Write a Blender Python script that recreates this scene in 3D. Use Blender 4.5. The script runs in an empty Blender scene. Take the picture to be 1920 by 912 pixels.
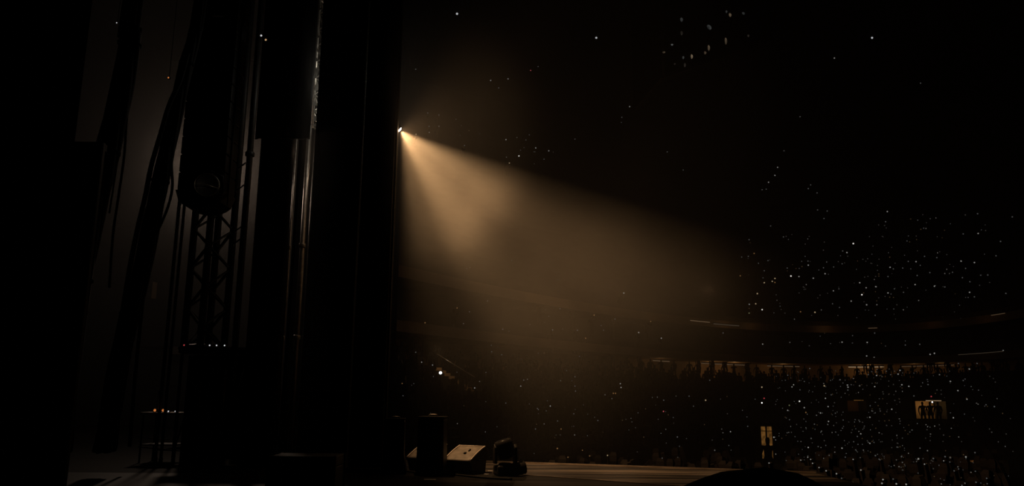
import bpy, math, random
import numpy as np
from mathutils import Vector, Matrix

random.seed(7)
S = bpy.context.scene
COL = S.collection

# ------------------------------------------------------------------ camera
F, CX, CY = 1470.0, 960.0, 456.0
PITCH, ROLL = math.atan(294 / 1470), math.radians(0.5)
CAM = Vector((0, 0, 1.1))
FW = Vector((0, math.cos(PITCH), math.sin(PITCH)))
_u = Vector((0, -math.sin(PITCH), math.cos(PITCH)))
_r = Vector((1, 0, 0))
RT = _r * math.cos(ROLL) + _u * math.sin(ROLL)
UP = _u * math.cos(ROLL) - _r * math.sin(ROLL)
cd = bpy.data.cameras.new('camera')
cd.sensor_width = 36
cd.lens = 36 * F / 1920
cd.clip_start, cd.clip_end = 0.05, 400
cam = bpy.data.objects.new('camera', cd)
COL.objects.link(cam)
cam.matrix_world = Matrix(((RT.x, UP.x, -FW.x, CAM.x), (RT.y, UP.y, -FW.y, CAM.y),
                           (RT.z, UP.z, -FW.z, CAM.z), (0, 0, 0, 1)))
S.camera = cam

# ------------------------------------------------------------------ look
S.view_settings.view_transform = 'Standard'
S.view_settings.look = 'None'
S.view_settings.exposure = 0.0
S.view_settings.gamma = 1.0
S.view_settings.use_curve_mapping = False
cy = S.cycles
cy.use_denoising = True
cy.max_bounces = 5
cy.diffuse_bounces = 2
cy.glossy_bounces = 2
cy.volume_bounces = 0
cy.volume_max_steps = 128
cy.caustics_reflective = cy.caustics_refractive = False
cy.sample_clamp_indirect = 2.0

W = bpy.data.worlds.new('world')
S.world = W
W.use_nodes = True
W.node_tree.nodes['Background'].inputs[0].default_value = (0.5, 0.45, 0.4, 1)
W.node_tree.nodes['Background'].inputs[1].default_value = 0.0


def ray(x, y):
    return FW + RT * ((x - CX) / F) - UP * ((y - CY) / F)


def P(x, y, Y):
    """the point of the world plane at distance Y that the picture shows at x, y"""
    d = ray(x, y)
    return CAM + d * (Y / d.y)


def G(x, y, z=0.0):
    d = ray(x, y)
    return CAM + d * ((z - CAM.z) / d.z)


def light(name, kind, loc, power, color, aim=None, size=0.05, spot=60, blend=0.5):
    l = bpy.data.lights.new(name, kind)
    l.energy, l.color = power, color
    if kind == 'AREA':
        l.size = size
    else:
        l.shadow_soft_size = size
    if kind == 'SPOT':
        l.spot_size, l.spot_blend = math.radians(spot), blend
    o = bpy.data.objects.new(name, l)
    o.location = loc
    if aim is not None:
        o.rotation_euler = Vector(aim).to_track_quat('-Z', 'Y').to_euler()
    COL.objects.link(o)
    return o


WALL_Y = 12.6                                   # distance of the tall screen tower
LAMP = P(749.5, 244, WALL_Y + 0.32)


def beam_dir(deg, dy):
    a = math.radians(deg)
    return Vector((math.cos(a), dy, -math.sin(a)))


WARM = (1.0, 0.56, 0.245)
AXIS = beam_dir(40, 0.3).normalized()
SRC = LAMP + AXIS * 0.022
light('beam_key', 'SPOT', SRC, 2300, WARM, beam_dir(44, 0.30), 0.025, 58, 0.7)
light('beam_upper', 'SPOT', SRC, 1150, WARM, beam_dir(27, 0.30), 0.025, 29, 0.35)
light('beam_low', 'SPOT', SRC, 1150, WARM, beam_dir(65, -0.02), 0.025, 50, 0.9)
light('lens_halo', 'POINT', SRC, 8, (1.0, 0.62, 0.34), size=0.02)
light('beam_spill', 'SPOT', SRC, 50, WARM, beam_dir(5, 0.2), 0.025, 165, 1.0)
BACK = P(402, 322, 21)
light('backstage_glow', 'POINT', BACK, 270, (1.0, 0.74, 0.55), size=0.25)
for px_, py_, Y_, pw_ in ((1010, 500, 40, 70), (1150, 540, 55, 80), (1330, 540, 60, 50)):
    light('arena_fill_light', 'POINT', P(px_, py_, Y_), pw_, (1.0, 0.56, 0.28), size=0.3)  # fill without fixtures, added to lift the brown haze over the seats
light('gap_fill_light', 'POINT', P(630, 168, 13.15), 9, (1.0, 0.93, 0.78), size=0.06)  # unseen light added behind the tower to brighten the truss strip
light('gap_low_fill', 'POINT', P(612, 300, 13.6), 1.1, (1.0, 0.72, 0.5), size=0.06)  # unseen light added to warm the poles below the truss
light('pole_fill', 'POINT', P(562, 285, 13.02), 0.6, (1.0, 0.66, 0.42), size=0.04)  # unseen light added to bring out the thin pole


# ------------------------------------------------------------------ materials
def mat(name, color, rough=0.6, metal=0.0, noise=0.0, scale=8.0, spec=0.5, stretch=(1, 1, 1), bump=0.0, ramp=(0.3, 0.72), turn=0.0):
    m = bpy.data.materials.new(name)
    m.use_nodes = True
    nt = m.node_tree
    b = nt.nodes['Principled BSDF']
    b.inputs['Base Color'].default_value = (*color, 1)
    b.inputs['Roughness'].default_value = rough
    b.inputs['Metallic'].default_value = metal
    b.inputs['Specular IOR Level'].default_value = spec
    if noise:
        tc = nt.nodes.new('ShaderNodeTexCoord')
        mp = nt.nodes.new('ShaderNodeMapping')
        mp.inputs['Scale'].default_value = stretch
        mp.inputs['Rotation'].default_value[2] = turn
        n = nt.nodes.new('ShaderNodeTexNoise')
        n.inputs['Scale'].default_value = scale
        n.inputs['Detail'].default_value = 5
        r = nt.nodes.new('ShaderNodeValToRGB')
        r.color_ramp.elements[0].position, r.color_ramp.elements[1].position = ramp
        r.color_ramp.elements[0].color = (*[c * (1 - noise) for c in color], 1)
        r.color_ramp.elements[1].color = (*[min(1, c * (1 + noise)) for c in color], 1)
        L = nt.links.new
        L(tc.outputs['Object'], mp.inputs['Vector'])
        L(mp.outputs[0], n.inputs['Vector'])
        L(n.outputs['Fac'], r.inputs[0])
        L(r.outputs[0], b.inputs['Base Color'])
        if bump:
            bp = nt.nodes.new('ShaderNodeBump')
            bp.inputs['Strength'].default_value = bump
            L(n.outputs['Fac'], bp.inputs['Height'])
            L(bp.outputs[0], b.inputs['Normal'])
    return m


def glow(name, color, strength, sampled=False, mottled=0.0, scale=6.0):
    m = bpy.data.materials.new(name)
    m.use_nodes = True
    nt = m.node_tree
    nt.nodes.remove(nt.nodes['Principled BSDF'])
    e = nt.nodes.new('ShaderNodeEmission')
    e.inputs[0].default_value = (*color, 1)
    e.inputs[1].default_value = strength
    nt.links.new(e.outputs[0], nt.nodes['Material Output'].inputs[0])
    if mottled:
        tc = nt.nodes.new('ShaderNodeTexCoord')
        n = nt.nodes.new('ShaderNodeTexNoise')
        n.inputs['Scale'].default_value = scale
        mr = nt.nodes.new('ShaderNodeMapRange')
        mr.inputs[1].default_value, mr.inputs[2].default_value = 0.35, 0.65
        mr.inputs[3].default_value, mr.inputs[4].default_value = strength * (1 - mottled), strength * (1 + mottled)
        nt.links.new(tc.outputs['Object'], n.inputs['Vector'])
        nt.links.new(n.outputs['Fac'], mr.inputs[0])
        nt.links.new(mr.outputs[0], e.inputs[1])
    if not sampled:
        m.cycles.emission_sampling = 'NONE'
    return m


M = {
    'black_cloth': mat('black_cloth', (0.006, 0.006, 0.006), 0.95, noise=0.3, scale=14, spec=0.1, stretch=(4, 4, 0.3)),
    'black_paint': mat('black_paint', (0.012, 0.011, 0.010), 0.55, noise=0.25, scale=9, spec=0.3),
    'black_rubber': mat('black_rubber', (0.010, 0.009, 0.009), 0.75, noise=0.2, scale=20, spec=0.2),
    'screen_back': mat('screen_back', (0.010, 0.009, 0.008), 0.7, noise=0.25, scale=5, spec=0.2),
    'truss_black': mat('truss_black', (0.02, 0.019, 0.018), 0.5, noise=0.3, scale=12, spec=0.3),
    'alu': mat('alu', (0.62, 0.6, 0.55), 0.38, 0.85, noise=0.25, scale=20),
    'steel': mat('steel', (0.32, 0.29, 0.26), 0.4, 0.8, noise=0.3, scale=14),
    'deck': mat('deck', (0.010, 0.0092, 0.009), 0.5, noise=0.95, scale=2.4, spec=0.14, stretch=(0.12, 1.3, 1), bump=0.2, ramp=(0.42, 0.62)),
    'shaded_floor': mat('shaded_floor', (0.0035, 0.0033, 0.0033), 0.7, noise=0.6, scale=2.0, spec=0.06),  # darker deck copy; the backstage floor's shade is put into its colour
    'apron': mat('apron', (0.055, 0.045, 0.036), 0.42, noise=0.92, scale=2.6, spec=0.4, stretch=(0.11, 1.15, 1), bump=0.12, ramp=(0.43, 0.60)),  # stretched colour noise paints in streaks of reflected light along with scuffs
    'trim': mat('trim', (0.30, 0.24, 0.19), 0.35, 0.6, noise=0.4, scale=3, stretch=(1, 1, 1)),
    'grille': mat('grille', (0.22, 0.19, 0.16), 0.5, 0.0, noise=0.35, scale=9, bump=0.1, spec=0.4),
    'grille_highlight': mat('grille_highlight', (0.85, 0.74, 0.66), 0.4, 0.0, noise=0.2, scale=8),  # near-white colour paints the rim light along the monitor's edges
    'bowl': mat('bowl', (0.030, 0.025, 0.022), 0.85, noise=0.5, scale=0.6, spec=0.2),
    'fascia': mat('fascia', (0.10, 0.07, 0.045), 0.6, noise=0.5, scale=0.4, spec=0.3),
    'concourse': mat('concourse', (0.34, 0.22, 0.12), 0.7, noise=0.3, scale=0.7),
    'crowd': mat('crowd', (0.007, 0.0055, 0.005), 0.9, noise=0.4, scale=2.0, spec=0.15),
    'cloth_person': mat('cloth_person', (0.016, 0.013, 0.012), 0.9, noise=0.3, scale=6, spec=0.1),
    'tape': mat('tape', (0.75, 0.74, 0.72), 0.6, noise=0.1, scale=12),
    'wood_case': mat('wood_case', (0.010, 0.010, 0.011), 0.5, noise=0.2, scale=6),
    'phone_body': mat('phone_body', (0.01, 0.01, 0.012), 0.3, noise=0.1, scale=9),
    'lens': glow('lens', (1.0, 0.88, 0.74), 9.0),
    'orange': glow('orange', (1.0, 0.30, 0.07), 0.5),
    'red': glow('red', (1.0, 0.10, 0.12), 0.35),
    'white': glow('white', (0.95, 0.97, 1.0), 0.55),
    'white_hot': glow('white_hot', (1.0, 0.97, 0.92), 1.6),
    'amber_panel': glow('amber_panel', (1.0, 0.44, 0.10), 0.10, mottled=0.55, scale=4),
    'amber_wall': glow('amber_strip', (1.0, 0.62, 0.30), 0.45),
}
PH = {  # the small lights of phones and torches in the seats
    'b': glow('phone_bright', (1.0, 0.95, 0.86), 0.85),
    'm': glow('phone_mid', (0.95, 0.93, 0.86), 0.24),
    'd': glow('phone_dim', (0.90, 0.92, 0.90), 0.075),
    'o': glow('phone_orange', (1.0, 0.50, 0.18), 0.16),
    'r': glow('phone_red', (1.0, 0.16, 0.20), 0.40),
    'w': glow('phone_warm', (1.0, 0.74, 0.42), 0.32),
    'g': glow('phone_green', (0.75, 0.80, 0.40), 0.14),
}


# ------------------------------------------------------------------ mesh builder
class MB:
    def __init__(self):
        self.v, self.f, self.s, self.mi = [], [], [], []

    def add(self, vs, fs, smooth=False, m=0):
        b = len(self.v)
        self.v += [tuple(v) for v in vs]
        self.f += [tuple(b + i for i in f) for f in fs]
        self.s += [smooth] * len(fs)
        self.mi += [m] * len(fs)
        return self

    def box(self, c, sz, rot=None, m=0):
        c = Vector(c)
        vs = []
        for i in (-1, 1):
            for j in (-1, 1):
                for k in (-1, 1):
                    p = Vector((i * sz[0] / 2, j * sz[1] / 2, k * sz[2] / 2))
                    vs.append(c + (rot @ p if rot else p))
        return self.add(vs, [(0, 1, 3, 2), (4, 6, 7, 5), (0, 4, 5, 1), (2, 3, 7, 6), (0, 2, 6, 4), (1, 5, 7, 3)], m=m)

    def tube(self, pts, r, n=8, m=0, closed=False):
        pts = [Vector(p) for p in pts]
        k = len(pts)
        rs = r if isinstance(r, (list, tuple)) else [r] * k
        vs, fs = [], []
        ref = Vector((0.31, 0.17, 0.93))
        for i, p in enumerate(pts):
            if closed:
                t = pts[(i + 1) % k] - pts[i - 1]
            else:
                t = pts[min(i + 1, k - 1)] - pts[max(i - 1, 0)]
            t.normalize()
            rf = ref if abs(t.dot(ref)) < 0.97 else Vector((1, 0, 0))
            a = t.cross(rf).normalized()
            b = t.cross(a)
            for j in range(n):
                w = 2 * math.pi * j / n
                vs.append(p + (a * math.cos(w) + b * math.sin(w)) * rs[i])
        for i in range(k if closed else k - 1):
            i2 = (i + 1) % k
            for j in range(n):
                j2 = (j + 1) % n
                fs.append((i * n + j, i * n + j2, i2 * n + j2, i2 * n + j))
        if not closed:
            fs.append(tuple(range(n))[::-1])
            fs.append(tuple((k - 1) * n + j for j in range(n)))
        return self.add(vs, fs, True, m)

    def lathe(self, prof, n=24, origin=(0, 0, 0), rot=None, m=0, smooth=True):
        o = Vector(origin)
        vs, fs = [], []
        for r, z in prof:
            for j in range(n):
                w = 2 * math.pi * j / n
                p = Vector((r * math.cos(w), r * math.sin(w), z))
                vs.append(o + (rot @ p if rot else p))
        for i in range(len(prof) - 1):
            for j in range(n):
                j2 = (j + 1) % n
                fs.append((i * n + j, i * n + j2, (i + 1) * n + j2, (i + 1) * n + j))
        fs.append(tuple(range(n))[::-1])
        fs.append(tuple((len(prof) - 1) * n + j for j in range(n)))
        return self.add(vs, fs, smooth, m)

    def prism(self, poly, x0, x1, m=0, rot=None, origin=(0, 0, 0)):
        """a (y, z) outline drawn out along x"""
        o, n = Vector(origin), len(poly)
        vs = []
        for x in (x0, x1):
            for y, z in poly:
                p = Vector((x, y, z))
                vs.append(o + (rot @ p if rot else p))
        fs = [tuple(range(n))[::-1], tuple(n + i for i in range(n))]
        fs += [(i, (i + 1) % n, n + (i + 1) % n, n + i) for i in range(n)]
        return self.add(vs, fs, m=m)

    def grid(self, fn, nu, nv, smooth=True, m=0):
        vs = [fn(i / nu, j / nv) for i in range(nu + 1) for j in range(nv + 1)]
        fs = [(i * (nv + 1) + j, (i + 1) * (nv + 1) + j, (i + 1) * (nv + 1) + j + 1, i * (nv + 1) + j + 1)
              for i in range(nu) for j in range(nv)]
        return self.add(vs, fs, smooth, m)

    def build(self, name, mats, parent=None, bevel=0.0, solid=0.0):
        me = bpy.data.meshes.new(name)
        me.from_pydata(self.v, [], self.f)
        for m in (mats if isinstance(mats, (list, tuple)) else [mats]):
            me.materials.append(m)
        me.polygons.foreach_set('use_smooth', self.s)
        me.polygons.foreach_set('material_index', self.mi)
        me.update()
        o = bpy.data.objects.new(name, me)
        COL.objects.link(o)
        if parent:
            o.parent = parent
        if solid:
            s = o.modifiers.new('solid', 'SOLIDIFY')
            s.thickness = solid
            s.offset = 0
        if bevel:
            b = o.modifiers.new('bevel', 'BEVEL')
            b.width, b.segments, b.limit_method = bevel, 2, 'ANGLE'
        return o


def tag(o, label=None, cat=None, group=None, kind=None):
    for k, v in (('label', label), ('category', cat), ('group', group), ('kind', kind)):
        if v:
            o[k] = v
    return o


def thing(name, loc, label, cat, rz=0.0, group=None):
    o = bpy.data.objects.new(name, None)
    o.empty_display_size = 0.2
    o.location = loc
    o.rotation_euler = (0, 0, rz)
    COL.objects.link(o)
    return tag(o, label, cat, group)


def copy_tree(o, parent=None):
    c = o.copy()
    COL.objects.link(c)
    if parent:
        c.parent = parent
    for ch in o.children:
        copy_tree(ch, c)
    return c


def Rz(a):
    return Matrix.Rotation(a, 3, 'Z')


def smooth_path(pts, n=6):
    pts = [Vector(p) for p in pts]
    out = []
    for i in range(len(pts) - 1):
        p0, p1, p2, p3 = pts[max(i - 1, 0)], pts[i], pts[i + 1], pts[min(i + 2, len(pts) - 1)]
        for k in range(n):
            t = k / n
            out.append(0.5 * ((2 * p1) + (p2 - p0) * t + (2 * p0 - 5 * p1 + 4 * p2 - p3) * t * t + (3 * p1 - p0 - 3 * p2 + p3) * t ** 3))
    out.append(pts[-1])
    return out


# ------------------------------------------------------------------ stage floor (the setting)
L1a, L1b = G(300, 846), G(1530, 888)             # far edge of the stage
L2a, L2b = G(700, 871.5), G(1400, 922)           # joint between the dark deck and the paler apron


def on_line(a, b, x):
    t = (x - a.x) / (b.x - a.x)
    return Vector((x, a.y + (b.y - a.y) * t, 0))


def slab(name, poly, z0, z1, m):
    n = len(poly)
    mb = MB()
    vs = [(p[0], p[1], z0) for p in poly] + [(p[0], p[1], z1) for p in poly]
    fs = [tuple(range(n))[::-1], tuple(n + i for i in range(n))] + [(i, (i + 1) % n, n + (i + 1) % n, n + i) for i in range(n)]
    mb.add(vs, fs)
    return tag(mb.build(name, m), kind='structure')


XL, XR = -16.0, L1b.x
a, b = on_line(L2a, L2b, -2.9), on_line(L2a, L2b, XR)
c, d = on_line(L1a, L1b, XR), on_line(L1a, L1b, -2.9)
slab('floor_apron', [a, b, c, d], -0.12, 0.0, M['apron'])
slab('floor_deck', [Vector((XL, -3, 0)), Vector((XR, -3, 0)), b, a, Vector((a.x, 11.9, 0)) if a.y > 11.9 else a, Vector((XL, 11.9, 0))], -0.12, 0.004, M['deck'])
slab('floor_backstage', [Vector((XL, 11.9, 0)), Vector((a.x, 11.9, 0)), d, on_line(L1a, L1b, -7.4), Vector((-7.4, 31, 0)), Vector((XL, 31, 0))], -0.12, 0.004, M['shaded_floor'])
slab('wall_stage_front', [c + Vector((0, -0.06, 0)), c, d, d + Vector((0, -0.06, 0))], -1.85, -0.12, M['black_paint'])


def strip(name, p, q, w, h, m):
    ang = math.atan2(q.y - p.y, q.x - p.x)
    return tag(MB().box((p + q) / 2 + Vector((0, 0, h / 2)), ((q - p).length, w, h), Rz(ang)).build(name, m), kind='structure')


strip('trim_stage_edge', d, c, 0.045, 0.022, M['trim'])
strip('trim_deck_joint', a, b, 0.03, 0.012, M['trim'])
tag(MB().box((-11.7, 31, 8), (9.2, 0.2, 20)).build('wall_back', M['black_cloth']), kind='structure')
tag(MB().box((-11.0, 20, 15.1), (13.4, 22.4, 0.2)).build('ceiling_backstage', M['black_cloth']), kind='structure')
tag(MB().box((-16.2, 14, 8), (0.2, 34, 20)).build('wall_left', M['black_cloth']), kind='structure')
tag(MB().box((24, 62, -1.9), (120, 140, 0.1)).build('floor_arena', M['bowl']), kind='structure')
tag(MB().box((24, 72, 48.2), (130, 120, 0.4)).build('ceiling_arena', M['black_cloth']), kind='structure')

# ------------------------------------------------------------------ seating bowl
RX, RY, RA, RB, RT_ = 9.29, 30.71, 21.2, 55.74, -0.513
T0, T1, NT = math.radians(4), math.radians(192), 150
CT, ST = math.cos(RT_), math.sin(RT_)


def ring_pt(t, s, z):
    x, y = (RA + s) * math.cos(t), (RB + s) * math.sin(t)
    return Vector((RX + x * CT - y * ST, RY + x * ST + y * CT, z))


def ring_s(p):
    """how far the point lies outside the balcony front"""
    dx, dy = p.x - RX, p.y - RY
    x, y = dx * CT + dy * ST, -dx * ST + dy * CT
    lo, hi = -RA + 0.05, 120.0
    for _ in range(22):
        m = (lo + hi) / 2
        if (x / (RA + m)) ** 2 + (y / (RB + m)) ** 2 > 1:
            lo = m
        else:
            hi = m
    return (lo + hi) / 2


Z_LOW, Z_UP = 5.34, 8.46


def loft(name, prof, m):
    mb = MB()
    n = len(prof)
    vs = [ring_pt(T0 + (T1 - T0) * i / NT, s, z) for i in range(NT + 1) for s, z in prof]
    fs = [(i * n + j, i * n + j + 1, (i + 1) * n + j + 1, (i + 1) * n + j) for i in range(NT) for j in range(n - 1)]
    mb.add(vs, fs)
    return tag(mb.build(name, m), kind='structure')


def steps(s0, z0, s1, z1, n):
    out = []
    for i in range(n):
        s, z = s0 + (s1 - s0) * i / n, z0 + (z1 - z0) * (i + 1) / n
        out += [(s, z0 + (z1 - z0) * i / n), (s, z)]
    return out + [(s1, z1)]


loft('floor_lower_tier', [(-13, -1.9)] + steps(-13, -0.9, -0.6, 3.0, 13) + [(3.2, 3.0)], M['bowl'])
loft('wall_concourse', [(3.2, 3.0), (3.2, 4.9), (-0.3, 4.9)], M['concourse'])
loft('trim_lower_balcony', [(-0.3, 4.9), (-0.3, 5.55), (0.1, 5.55), (0.1, 5.0)], M['fascia'])
loft('floor_middle_tier', steps(0.1, 5.0, 3.4, 6.6, 4) + [(3.4, 8.1), (-0.1, 8.1)], M['bowl'])
loft('trim_upper_balcony', [(-0.1, 8.1), (-0.1, 8.8), (0.25, 8.8), (0.25, 8.5)], M['fascia'])
loft('floor_upper_tier', steps(0.25, 8.5, 46, 40, 40) + [(46, 46)], M['bowl'])


def surf_z(p):
    s = ring_s(p)
    if s < -13 or p.y < 12:
        return -1.85
    if s < -0.6:
        return -0.9 + (math.floor((s + 13) / 12.4 * 13) + 1) / 13 * 3.9
    if s < 0.1:
        return 3.0
    if s < 0.25:
        return 5.5
    return 8.5 + (math.floor((s - 0.25) / 45.75 * 40) + 1) / 40 * 31.5


def hit(px, py, lift=1.15, Y0=11.0):
    """where the sight line through a point of the picture meets the seats (or the roof)"""
    d = ray(px, py)
    d = d / d.y
    y = Y0
    while y < 130:
        p = CAM + d * y
        if p.z > 47.85:
            return p
        if p.z < surf_z(p) + lift:
            return p
        y += 0.1
    return p


# ------------------------------------------------------------------ screen tower
def vert_x(px, py, Y):
    return P(px, py, Y).x


def tower(px0, px1, label, z1=11.0):
    x0, x1 = vert_x(px0[0], px0[1], WALL_Y), vert_x(px1[0], px1[1], WALL_Y)
    w = x1 - x0
    t = thing('screen_tower', ((x0 + x1) / 2, WALL_Y, 0), label, 'screen')
    n = 18
    h = z1 / n
    for i in range(n):
        p = MB()
        p.box((0, 0.06, h * (i + 0.5)), (w - 0.004, 0.12, h - 0.004))
        p.box((0, -0.012, h * (i + 0.5)), (w * 0.55, 0.03, h * 0.35))
        p.build('screen_panel', M['screen_back'], t)
    for s in (-1, 1):
        MB().box((s * (w / 2 - 0.06), -0.04, z1 / 2), (0.05, 0.06, z1)).build('frame_post', M['truss_black'], t)
    MB().box((0, -0.1, 0.03), (w, 0.5, 0.06)).build('base_plate', M['truss_black'], t, bevel=0.01)
    return t


tower((606.5, 0), (691, 0), 'tall black screen tower beside the bright strip of truss')
tower((694, 0), (755, 0), 'tall black screen tower with the bright beam lamp at its outer edge')

# beam lamp at the tower's outer edge
axis = beam_dir(40, 0.3).normalized()
q = axis.to_track_quat('Z', 'Y').to_matrix()
bl = thing('beam_light', LAMP, 'blazing warm beam light at the outer edge of the screen tower', 'stage light')
MB().lathe([(0.03, -0.34), (0.075, -0.32), (0.085, -0.15), (0.07, -0.02), (0.066, -0.012)], 24, rot=q).build('lamp_housing', M['black_paint'], bl)
MB().lathe([(0.050, -0.012), (0.045, 0.0), (0.026, 0.010), (0.001, 0.014)], 24, rot=q).build('lens', M['lens'], bl)
yk = MB()
side = (axis.cross(Vector((0, 0, 1)))).normalized()
cc = -axis * 0.17
yk.tube([cc + side * 0.1, cc + side * 0.11 - axis * 0.14, cc - axis * 0.25, cc - side * 0.11 - axis * 0.14, cc - side * 0.1], 0.012, 8)
yk.tube([cc - axis * 0.25, cc - axis * 0.25 + Vector((-0.12, -0.1, 0.06))], 0.015, 8)
yk.build('yoke', M['truss_black'], bl)


# ------------------------------------------------------------------ drapes
def drape(name, x0, x1, Y, z0, z1, label, folds=0.16, amp=0.05, yaw=0.0, m='black_cloth', parent=None):
    w = x1 - x0
    n = max(8, int(w / 0.035))
    t = thing(name, ((x0 + x1) / 2, Y, z0), label, 'curtain', yaw) if parent is None else parent
    ph = random.random() * 6

    def fn(u, v):
        x = (u - 0.5) * w
        y = amp * math.sin(x / folds * 2 * math.pi + ph + 0.6 * math.sin(3 * u + v)) * (1 - 0.35 * v) + 0.02 * math.sin(9 * u + ph)
        return Vector((x, y, v * (z1 - z0)))
    MB().grid(fn, n, 10).build('cloth', M[m], t, solid=0.012)
    hem = MB()
    hem.tube([fn(i / n, 0) for i in range(n + 1)], 0.014, 6)
    hem.build('hem', M[m], t)
    return t


PY = 13.0
drape('masking_drape', vert_x(490, 260, PY), vert_x(550.5, 300, PY), PY, 0.0, 15,
      'black masking drape hanging to the floor between the pale gap and the thin bright pole')
zt = P(520, 259, PY - 0.12).z
drape('drape_border', vert_x(477, 258, PY - 0.12), vert_x(596.5, 0, PY - 0.12), PY - 0.12, zt, 15,
      'short black drape border hung high beside the bright truss strip', amp=0.03)
drape('stage_curtain', -14.5, vert_x(118, 456, 10.5), 10.5, 0.0, 15,
      'wide black stage curtain beside the leaning cable bundle', folds=0.35, amp=0.10)
sd = drape('light_block_drape', 0, 14.5, 22.2, 0.0, 15, 'long black light-blocking drape added behind the screen towers', folds=0.5, amp=0.12, yaw=math.pi / 2)  # added to keep the backstage light off the arena side
sd.location = (-4.45, 22.9, 0)

fl_y = 9.2
fx1 = P(186, 330, fl_y).x
fz = P(100, 266, fl_y).z
fl = thing('masking_flat', ((-9.4 + fx1) / 2, fl_y, 0), 'tall black masking flat standing before the sagging cable bundle', 'scenery flat')
fw_ = fx1 + 9.4
MB().box((0, 0, fz / 2 + 0.03), (fw_, 0.03, fz - 0.06)).build('panel', M['black_cloth'], fl)
for x in (-fw_ / 2 + 0.04, 0, fw_ / 2 - 0.04):
    MB().box((x, 0.045, fz / 2), (0.08, 0.05, fz)).build('stile', M['truss_black'], fl)
for z in (0.05, fz / 2, fz - 0.05):
    MB().box((0, 0.09, z), (fw_, 0.03, 0.08)).build('rail', M['truss_black'], fl)

# ------------------------------------------------------------------ rods and trusses
def pole(px, py, Y, r, z0, z1, label, m='truss_black', name='steel_pole'):
    x = vert_x(px, py, Y)
    t = thing(name, (x, Y, z0), label, 'pole')
    MB().tube([(0, 0, 0.02), (0, 0, z1 - z0)], r, 10).build('tube', M[m], t)
    MB().lathe([(r * 2.6, 0), (r * 2.6, 0.02), (r * 1.3, 0.03), (r * 1.3, 0.10), (r * 1.02, 0.11)], 14).build('foot_plate', M[m], t)
    for k in (0.35, 0.62):
        z = (z1 - z0) * k
        MB().lathe([(r * 1.25, z), (r * 1.45, z + 0.01), (r * 1.45, z + 0.07), (r * 1.25, z + 0.08)], 12).build('coupler', M[m], t)
    return t


pole(344.5, 400, 13.4, 0.026, 0, 15, 'slim black pole, the outer one of the close pair left of the truss tower')
pole(334.5, 400, 13.6, 0.030, 0, 15, 'slim black pole, the inner one of the close pair nearest the cable bundle')
pole(457.5, 430, 13.2, 0.055, 0, 15, 'thick black pole standing between the truss tower and the pale gap')
pole(553.4, 300, 13.35, 0.018, 0, P(553, 240, 13.35).z, 'thin pole with a bright glint right of the masking drape', 'steel')
pole(577, 300, 13.5, 0.042, 0, P(577, 236, 13.5).z, 'thicker brownish pole under the bright truss strip', 'steel')
pole(588.5, 300, 13.78, 0.016, 0, P(588, 236, 13.6).z, 'hairline pole standing tight against the screen tower', 'steel')


def truss(name, loc, side, rz, z0, z1, label, r, rb, m, pitch):
    t = thing(name, (loc[0], loc[1], z0), label, 'truss', rz)
    H = z1 - z0
    cs = [(0, 0), (side, 0), (side, side), (0, side)]
    for x, y in cs:
        MB().tube([(x, y, 0), (x, y, H)], r, 10).build('chord', M[m], t)
    for k in range(4):
        p, q = cs[k], cs[(k + 1) % 4]
        pts, n = [], int(H / pitch)
        for i in range(n + 1):
            e = p if i % 2 == k % 2 else q
            pts.append((e[0], e[1], min(H, i * pitch)))
        MB().tube(pts, rb, 6).build('lattice', M[m], t)
    for z in (0.0, H * 0.28, H * 0.56, H * 0.84):
        rg = MB()
        rg.tube([(x, y, z + 0.03) for x, y in cs], r * 0.8, 8, closed=True)
        rg.build('collar', M[m], t)
    return t


TY = 13.9
tx = vert_x(366, 410, TY)
truss('truss_tower', (tx, TY), 0.48, math.radians(-35), P(400, 652, 13.35).z + 0.005, 14.97, 'black lattice truss tower standing on the riser behind the hanging speakers', 0.062, 0.033, 'truss_black', 0.36)
truss('bright_truss', (vert_x(598.5, 0, 13.55) + 0.02, 13.55), 0.22, math.radians(-8), P(588, 240, 13.55).z, 14.97,
      'narrow bright metal truss hanging in the gap beside the screen tower', 0.024, 0.014, 'alu', 0.16)
bt_ = COL.objects['bright_truss']
for py, hh in ((16, 0.05), (52, 0.03), (68, 0.04), (96, 0.07), (112, 0.05), (137, 0.19), (164, 0.11), (180, 0.06), (194, 0.08), (208, 0.05), (222, 0.10), (234, 0.05)):
    MB().box((0.035 + 0.02 * math.sin(py), -0.03, P(592, py, 13.5).z - bt_.location.z), (0.06, 0.006, hh), Matrix.Rotation(0.25 * math.sin(3 * py), 3, 'Y')).build('glint_plate', M['alu'], bt_, bevel=0.002)  # plates added to give the truss its bright patches
truss('dim_truss', (vert_x(691, 0, 12.9), 12.9), 0.14, 0.2, P(683, 235, 12.9).z, 14.97,
      'hardly visible thin truss behind the seam of the two screen towers', 0.014, 0.008, 'alu', 0.14)

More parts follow.
